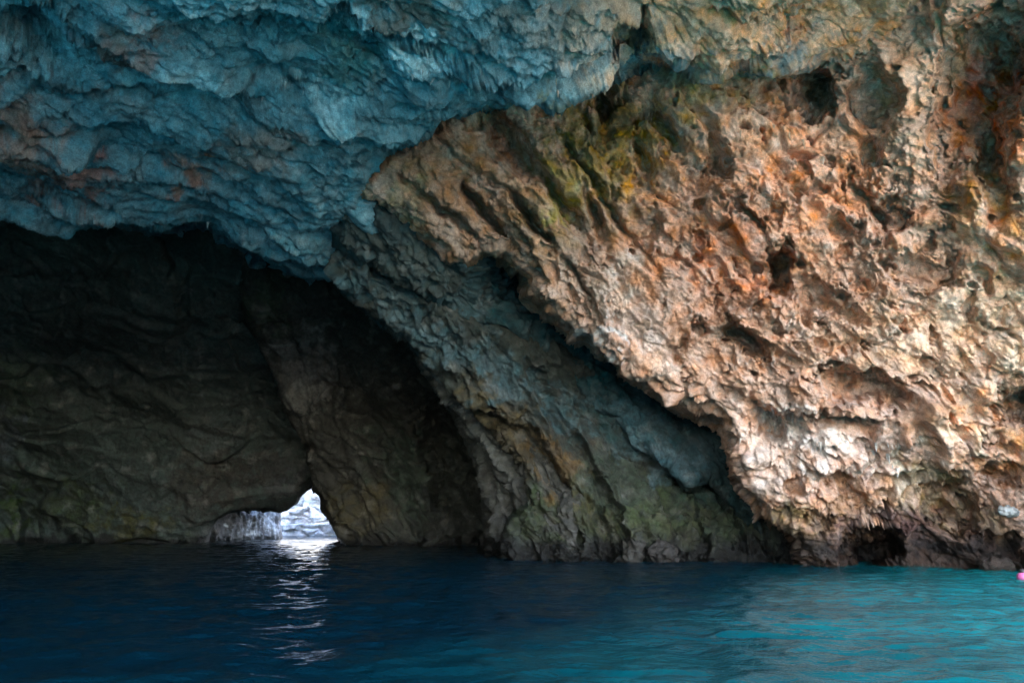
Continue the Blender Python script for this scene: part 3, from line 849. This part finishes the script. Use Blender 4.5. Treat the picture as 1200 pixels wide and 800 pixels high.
def sea():
    xp = np.r_[np.arange(0, 9, 0.05), np.arange(9, 20, 0.09), np.arange(20, 42, 0.15)]
    xp = axis(xp, 1500)
    xs = np.r_[-xp[:0:-1], xp]
    yf = np.r_[np.arange(5, 12, 0.035), np.arange(12, 28, 0.07), np.arange(28, 62, 0.16)]
    yf = axis(yf, 1500)
    yb = -axis(np.arange(-5, 20, 0.5), 1500)[::-1]
    ys = np.r_[yb[yb < 4.9], yf]
    X, Y = np.meshgrid(xs, ys)
    P = np.stack([X, Y, np.zeros_like(X)], -1).reshape(-1, 3).astype(F)
    nearm = (np.abs(P[:, 0]) < 60) & (P[:, 1] > -20) & (P[:, 1] < 90)
    p = P[nearm]
    z = np.zeros(len(p), F)
    q = p * np.array([1 / 2.6, 1 / 1.5, 1], F)
    q = warp(q, 1.3, 0.5, 951)
    z += 0.09 * fbm(q, 2, 952)
    q2 = warp(p * np.array([1 / 0.95, 1 / 0.62, 1], F), 1.2, 0.5, 953)
    z += 0.042 * (1 - 2 * np.abs(pn(q2, 954)))
    fade = 1 - sst(12, 40, p[:, 1])
    q3 = warp(p * np.array([1 / 0.36, 1 / 0.26, 1], F), 1.0, 0.4, 955)
    z += 0.015 * pn(q3, 956) * fade
    P[nearm, 2] = z
    # deep blue in the cave; turquoise on the right paints in scattered light
    x, y = P[:, 0], P[:, 1]
    cl = np.clip(P, -200, 200).astype(F)
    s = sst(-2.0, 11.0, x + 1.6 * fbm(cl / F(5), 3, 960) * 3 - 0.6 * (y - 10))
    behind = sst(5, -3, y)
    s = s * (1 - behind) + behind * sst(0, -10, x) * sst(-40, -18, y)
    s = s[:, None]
    deep = np.array([0.0005, 0.010, 0.018]); scatter_teal = np.array([0.001, 0.125, 0.138]) + behind[:, None] * np.array([0.06, 0.28, 0.37])  # stronger teal behind the camera, added to bounce light onto the roof
    cols = deep * (1 - s) + scatter_teal * s
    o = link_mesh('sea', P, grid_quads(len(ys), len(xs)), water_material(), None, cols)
    tag(o, kind='structure')
    return o
sea()

# ------------------------------------------------------------------ BOULDERS and small things
def ball(nu=28, nv=16):
    th = np.linspace(0, 2 * math.pi, nu, endpoint=False); ph = np.linspace(0, math.pi, nv)
    T, Pp = np.meshgrid(th, ph)
    v = np.stack([np.sin(Pp) * np.cos(T), np.sin(Pp) * np.sin(T), np.cos(Pp)], -1).reshape(-1, 3)
    idx = np.arange(nu * nv).reshape(nv, nu)
    q = np.stack([idx[:-1], idx[1:], np.roll(idx, -1, 1)[1:], np.roll(idx, -1, 1)[:-1]], -1).reshape(-1, 4)
    return v, q

def boulder(px, py, D, size, col, label, seed, name='boulder'):
    """size = half extents in metres; px, py = where its centre is seen"""
    c = place(np.array(px, float), np.array(py, float), float(D))
    v, q = ball(56, 36)
    r = 1.0 / (np.abs(v) ** 2.5).sum(1) ** (1 / 2.5)          # squarish
    size = tuple(x * 0.82 for x in size)
    p = (v * r[:, None] * np.array(size)).astype(F)
    w1, _, f1 = worley((p + F(seed * 9)) / F(max(size) * 0.8), seed, True)
    d = 0.34 * max(size) * f1 + 0.3 * max(size) * fbm((p + F(seed)) / F(max(size) * 0.5), 5, seed, 0.6)
    p = p + v.astype(F) * d[:, None]
    spk = (1 + 0.6 * fbm((p + F(seed)) / F(0.25), 4, seed + 2))[:, None]
    cols = np.clip(srgb(*col) * spk, 0.004, 0.8)
    o = link_mesh(name, p, q, ROCK, None, cols)
    o.location = c
    return tag(o, label, 'rock')

BL = [
 (744, 645, 28.0, (.50, .5, .55), (52, 50, 46), 'upright blocky grey rock at the waterline below the olive wall'),
 (778, 648, 27.6, (.66, .5, .45), (48, 45, 43), 'wide dark blocky rock with flat top at the waterline'),
 (1168, 663, 23.2, (.55, .4, .28), (64, 56, 52), 'low wet rock nearest the pink float'),
]
for k, (px, py, D, sz, c, lab) in enumerate(BL):
    boulder(px, py, D, sz, c, lab, 300 + k)
P0, n0 = wall.at(1181, 598)
b = boulder(1181, 598, float(P0[1]) - 0.05, (.32, .25, .2), (176, 178, 180), 'small white stone stuck in the lit wall above the waterline', 333, 'pale_stone')

# hanging drips of lime: parts of the rock they hang from
def drip_mesh():
    rings = [(0, 1.0), (0.3, 0.72), (0.65, 0.42), (1.0, 0.06)]
    n = 6; v = []
    for k, (t, r) in enumerate(rings):
        for j in range(n):
            a = 2 * math.pi * j / n + 0.3 * k
            v.append((r * math.cos(a) * (1 + 0.15 * math.sin(3 * j + k)) + 0.25 * t * t, r * math.sin(a), 0.12 - 1.12 * t))
    idx = np.arange(len(v)).reshape(-1, n)
    q = np.stack([idx[:-1], idx[1:], np.roll(idx, -1, 1)[1:], np.roll(idx, -1, 1)[:-1]], -1).reshape(-1, 4)
    return np.array(v), q
dv, dq = drip_mesh()
def drip_data(col, nm):
    o = link_mesh('stalactite', dv, dq, ROCK, None, np.tile(srgb(*col), (len(dv), 1)))
    me = o.data; bpy.data.objects.remove(o)
    return me
rng = np.random.default_rng(12)
def drips(sheet, owner, line, n, length, me, jitter=4):
    line = np.array(line, float)
    L = np.r_[0, np.cumsum(np.hypot(*np.diff(line, axis=0).T))]
    for k in range(n):
        s = rng.uniform(0, L[-1])
        x = np.interp(s, L, line[:, 0]) + rng.normal(0, jitter); y = np.interp(s, L, line[:, 1]) + rng.normal(0, jitter)
        p, nn = sheet.at(x, y)
        l = rng.uniform(*length)
        o = bpy.data.objects.new('stalactite', me); COL.objects.link(o)
        r = l * rng.uniform(0.16, 0.3)
        o.location = Vector(p) + Vector((0, 0, 0.03)); o.scale = (r, r, l)
        o.rotation_euler = (rng.normal(0, 0.12), rng.normal(0, 0.12), rng.uniform(0, 6.28))
        o.parent = owner
OB = {o.name: o for o in COL.objects}
m_grey = drip_data((150, 164, 170), 'grey'); m_pale = drip_data((186, 180, 176), 'pale'); m_tan = drip_data((176, 150, 130), 'tan')
drips(roof, OB['cave_ceiling'], [(430,40),(470,62),(520,84),(560,95)], 10, (.1, .26), m_grey)
drips(roof, OB['cave_ceiling'], [(180,108),(260,118),(340,118),(400,128)], 8, (.1, .24), m_grey)
drips(roof, OB['cave_ceiling'], [(40,258),(100,255),(190,262),(250,262)], 7, (.1, .26), m_grey)
drips(roof, OB['cave_ceiling'], [(640,95),(700,85),(760,60),(820,40)], 10, (.1, .25), m_tan)
drips(wall, OB['cave_wall_right'], [(885,500),(930,500),(960,512),(990,520)], 18, (.15, .36), m_pale, 9)
drips(wall, OB['cave_wall_right'], [(1030,525),(1050,550),(1070,545)], 8, (.15, .34), m_pale, 8)
drips(wall, OB['cave_wall_right'], [(870,150),(930,160),(1000,190),(1060,200)], 14, (.15, .4), m_tan, 8)
drips(wall, OB['cave_wall_right'], [(690,415),(740,440),(800,480),(840,505)], 6, (.1, .22), m_tan, 3)

def pink_float():
    root = bpy.data.objects.new('pink_float', None); COL.objects.link(root)
    c = place(np.array(1198.5), np.array(673.0), 19.8)
    root.location = (c[0], c[1], 0.02)
    tag(root, 'bright pink float on the water at the right edge of the picture', 'buoy')
    def mat(nm, col, ro):
        m = bpy.data.materials.new(nm); m.use_nodes = True
        b = m.node_tree.nodes['Principled BSDF']
        t = m.node_tree
        nz = t.nodes.new('ShaderNodeTexNoise'); nz.inputs['Scale'].default_value = 14
        cr = t.nodes.new('ShaderNodeValToRGB')
        cr.color_ramp.elements[0].color = (*[x * 0.7 for x in col], 1); cr.color_ramp.elements[1].color = (*col, 1)
        t.links.new(nz.outputs[0], cr.inputs[0]); t.links.new(cr.outputs[0], b.inputs['Base Color'])
        b.inputs['Roughness'].default_value = ro
        return m
    v, q = ball(24, 16)
    v = v * np.array([0.16, 0.16, 0.14]); v[:, 2] += 0.06
    link_mesh('float_body', v, q, mat('pink_vinyl', (0.6, 0.14, 0.34), 0.4), root)
    v, q = ball(24, 12)
    w_ = v * np.array([0.08, 0.08, 0.06]); w_[:, 2] += 0.22
    link_mesh('rope_eye', w_, q, mat('dark_rubber', (0.03, 0.03, 0.035), 0.5), root)
pink_float()

# ------------------------------------------------------------------ labels of the rock formations
for nm in ('cave_ceiling', 'cave_wall_right', 'cave_wall_back'):
    tag(OB[nm], kind='structure')
tag(OB['rock_rib'], 'upper grey and brown rock rib fringed with drips, in the teal cleft', 'rock')
tag(OB['rock_rib.001'], 'broad slanting rib with orange and green stains reaching the water', 'rock')
tag(OB['rock_rib.002'], 'narrow dark rib between the black hollow and the orange stained rib', 'rock')
tag(OB['rock_buttress'], 'dark slanting buttress right of the bright passage', 'rock')
tag(OB['rock_buttress.001'], 'streaked rock with painted daylight, left inside the bright passage', 'rock')
print('tris', sum(len(o.data.polygons) * 2 for o in COL.objects if o.type == 'MESH'))
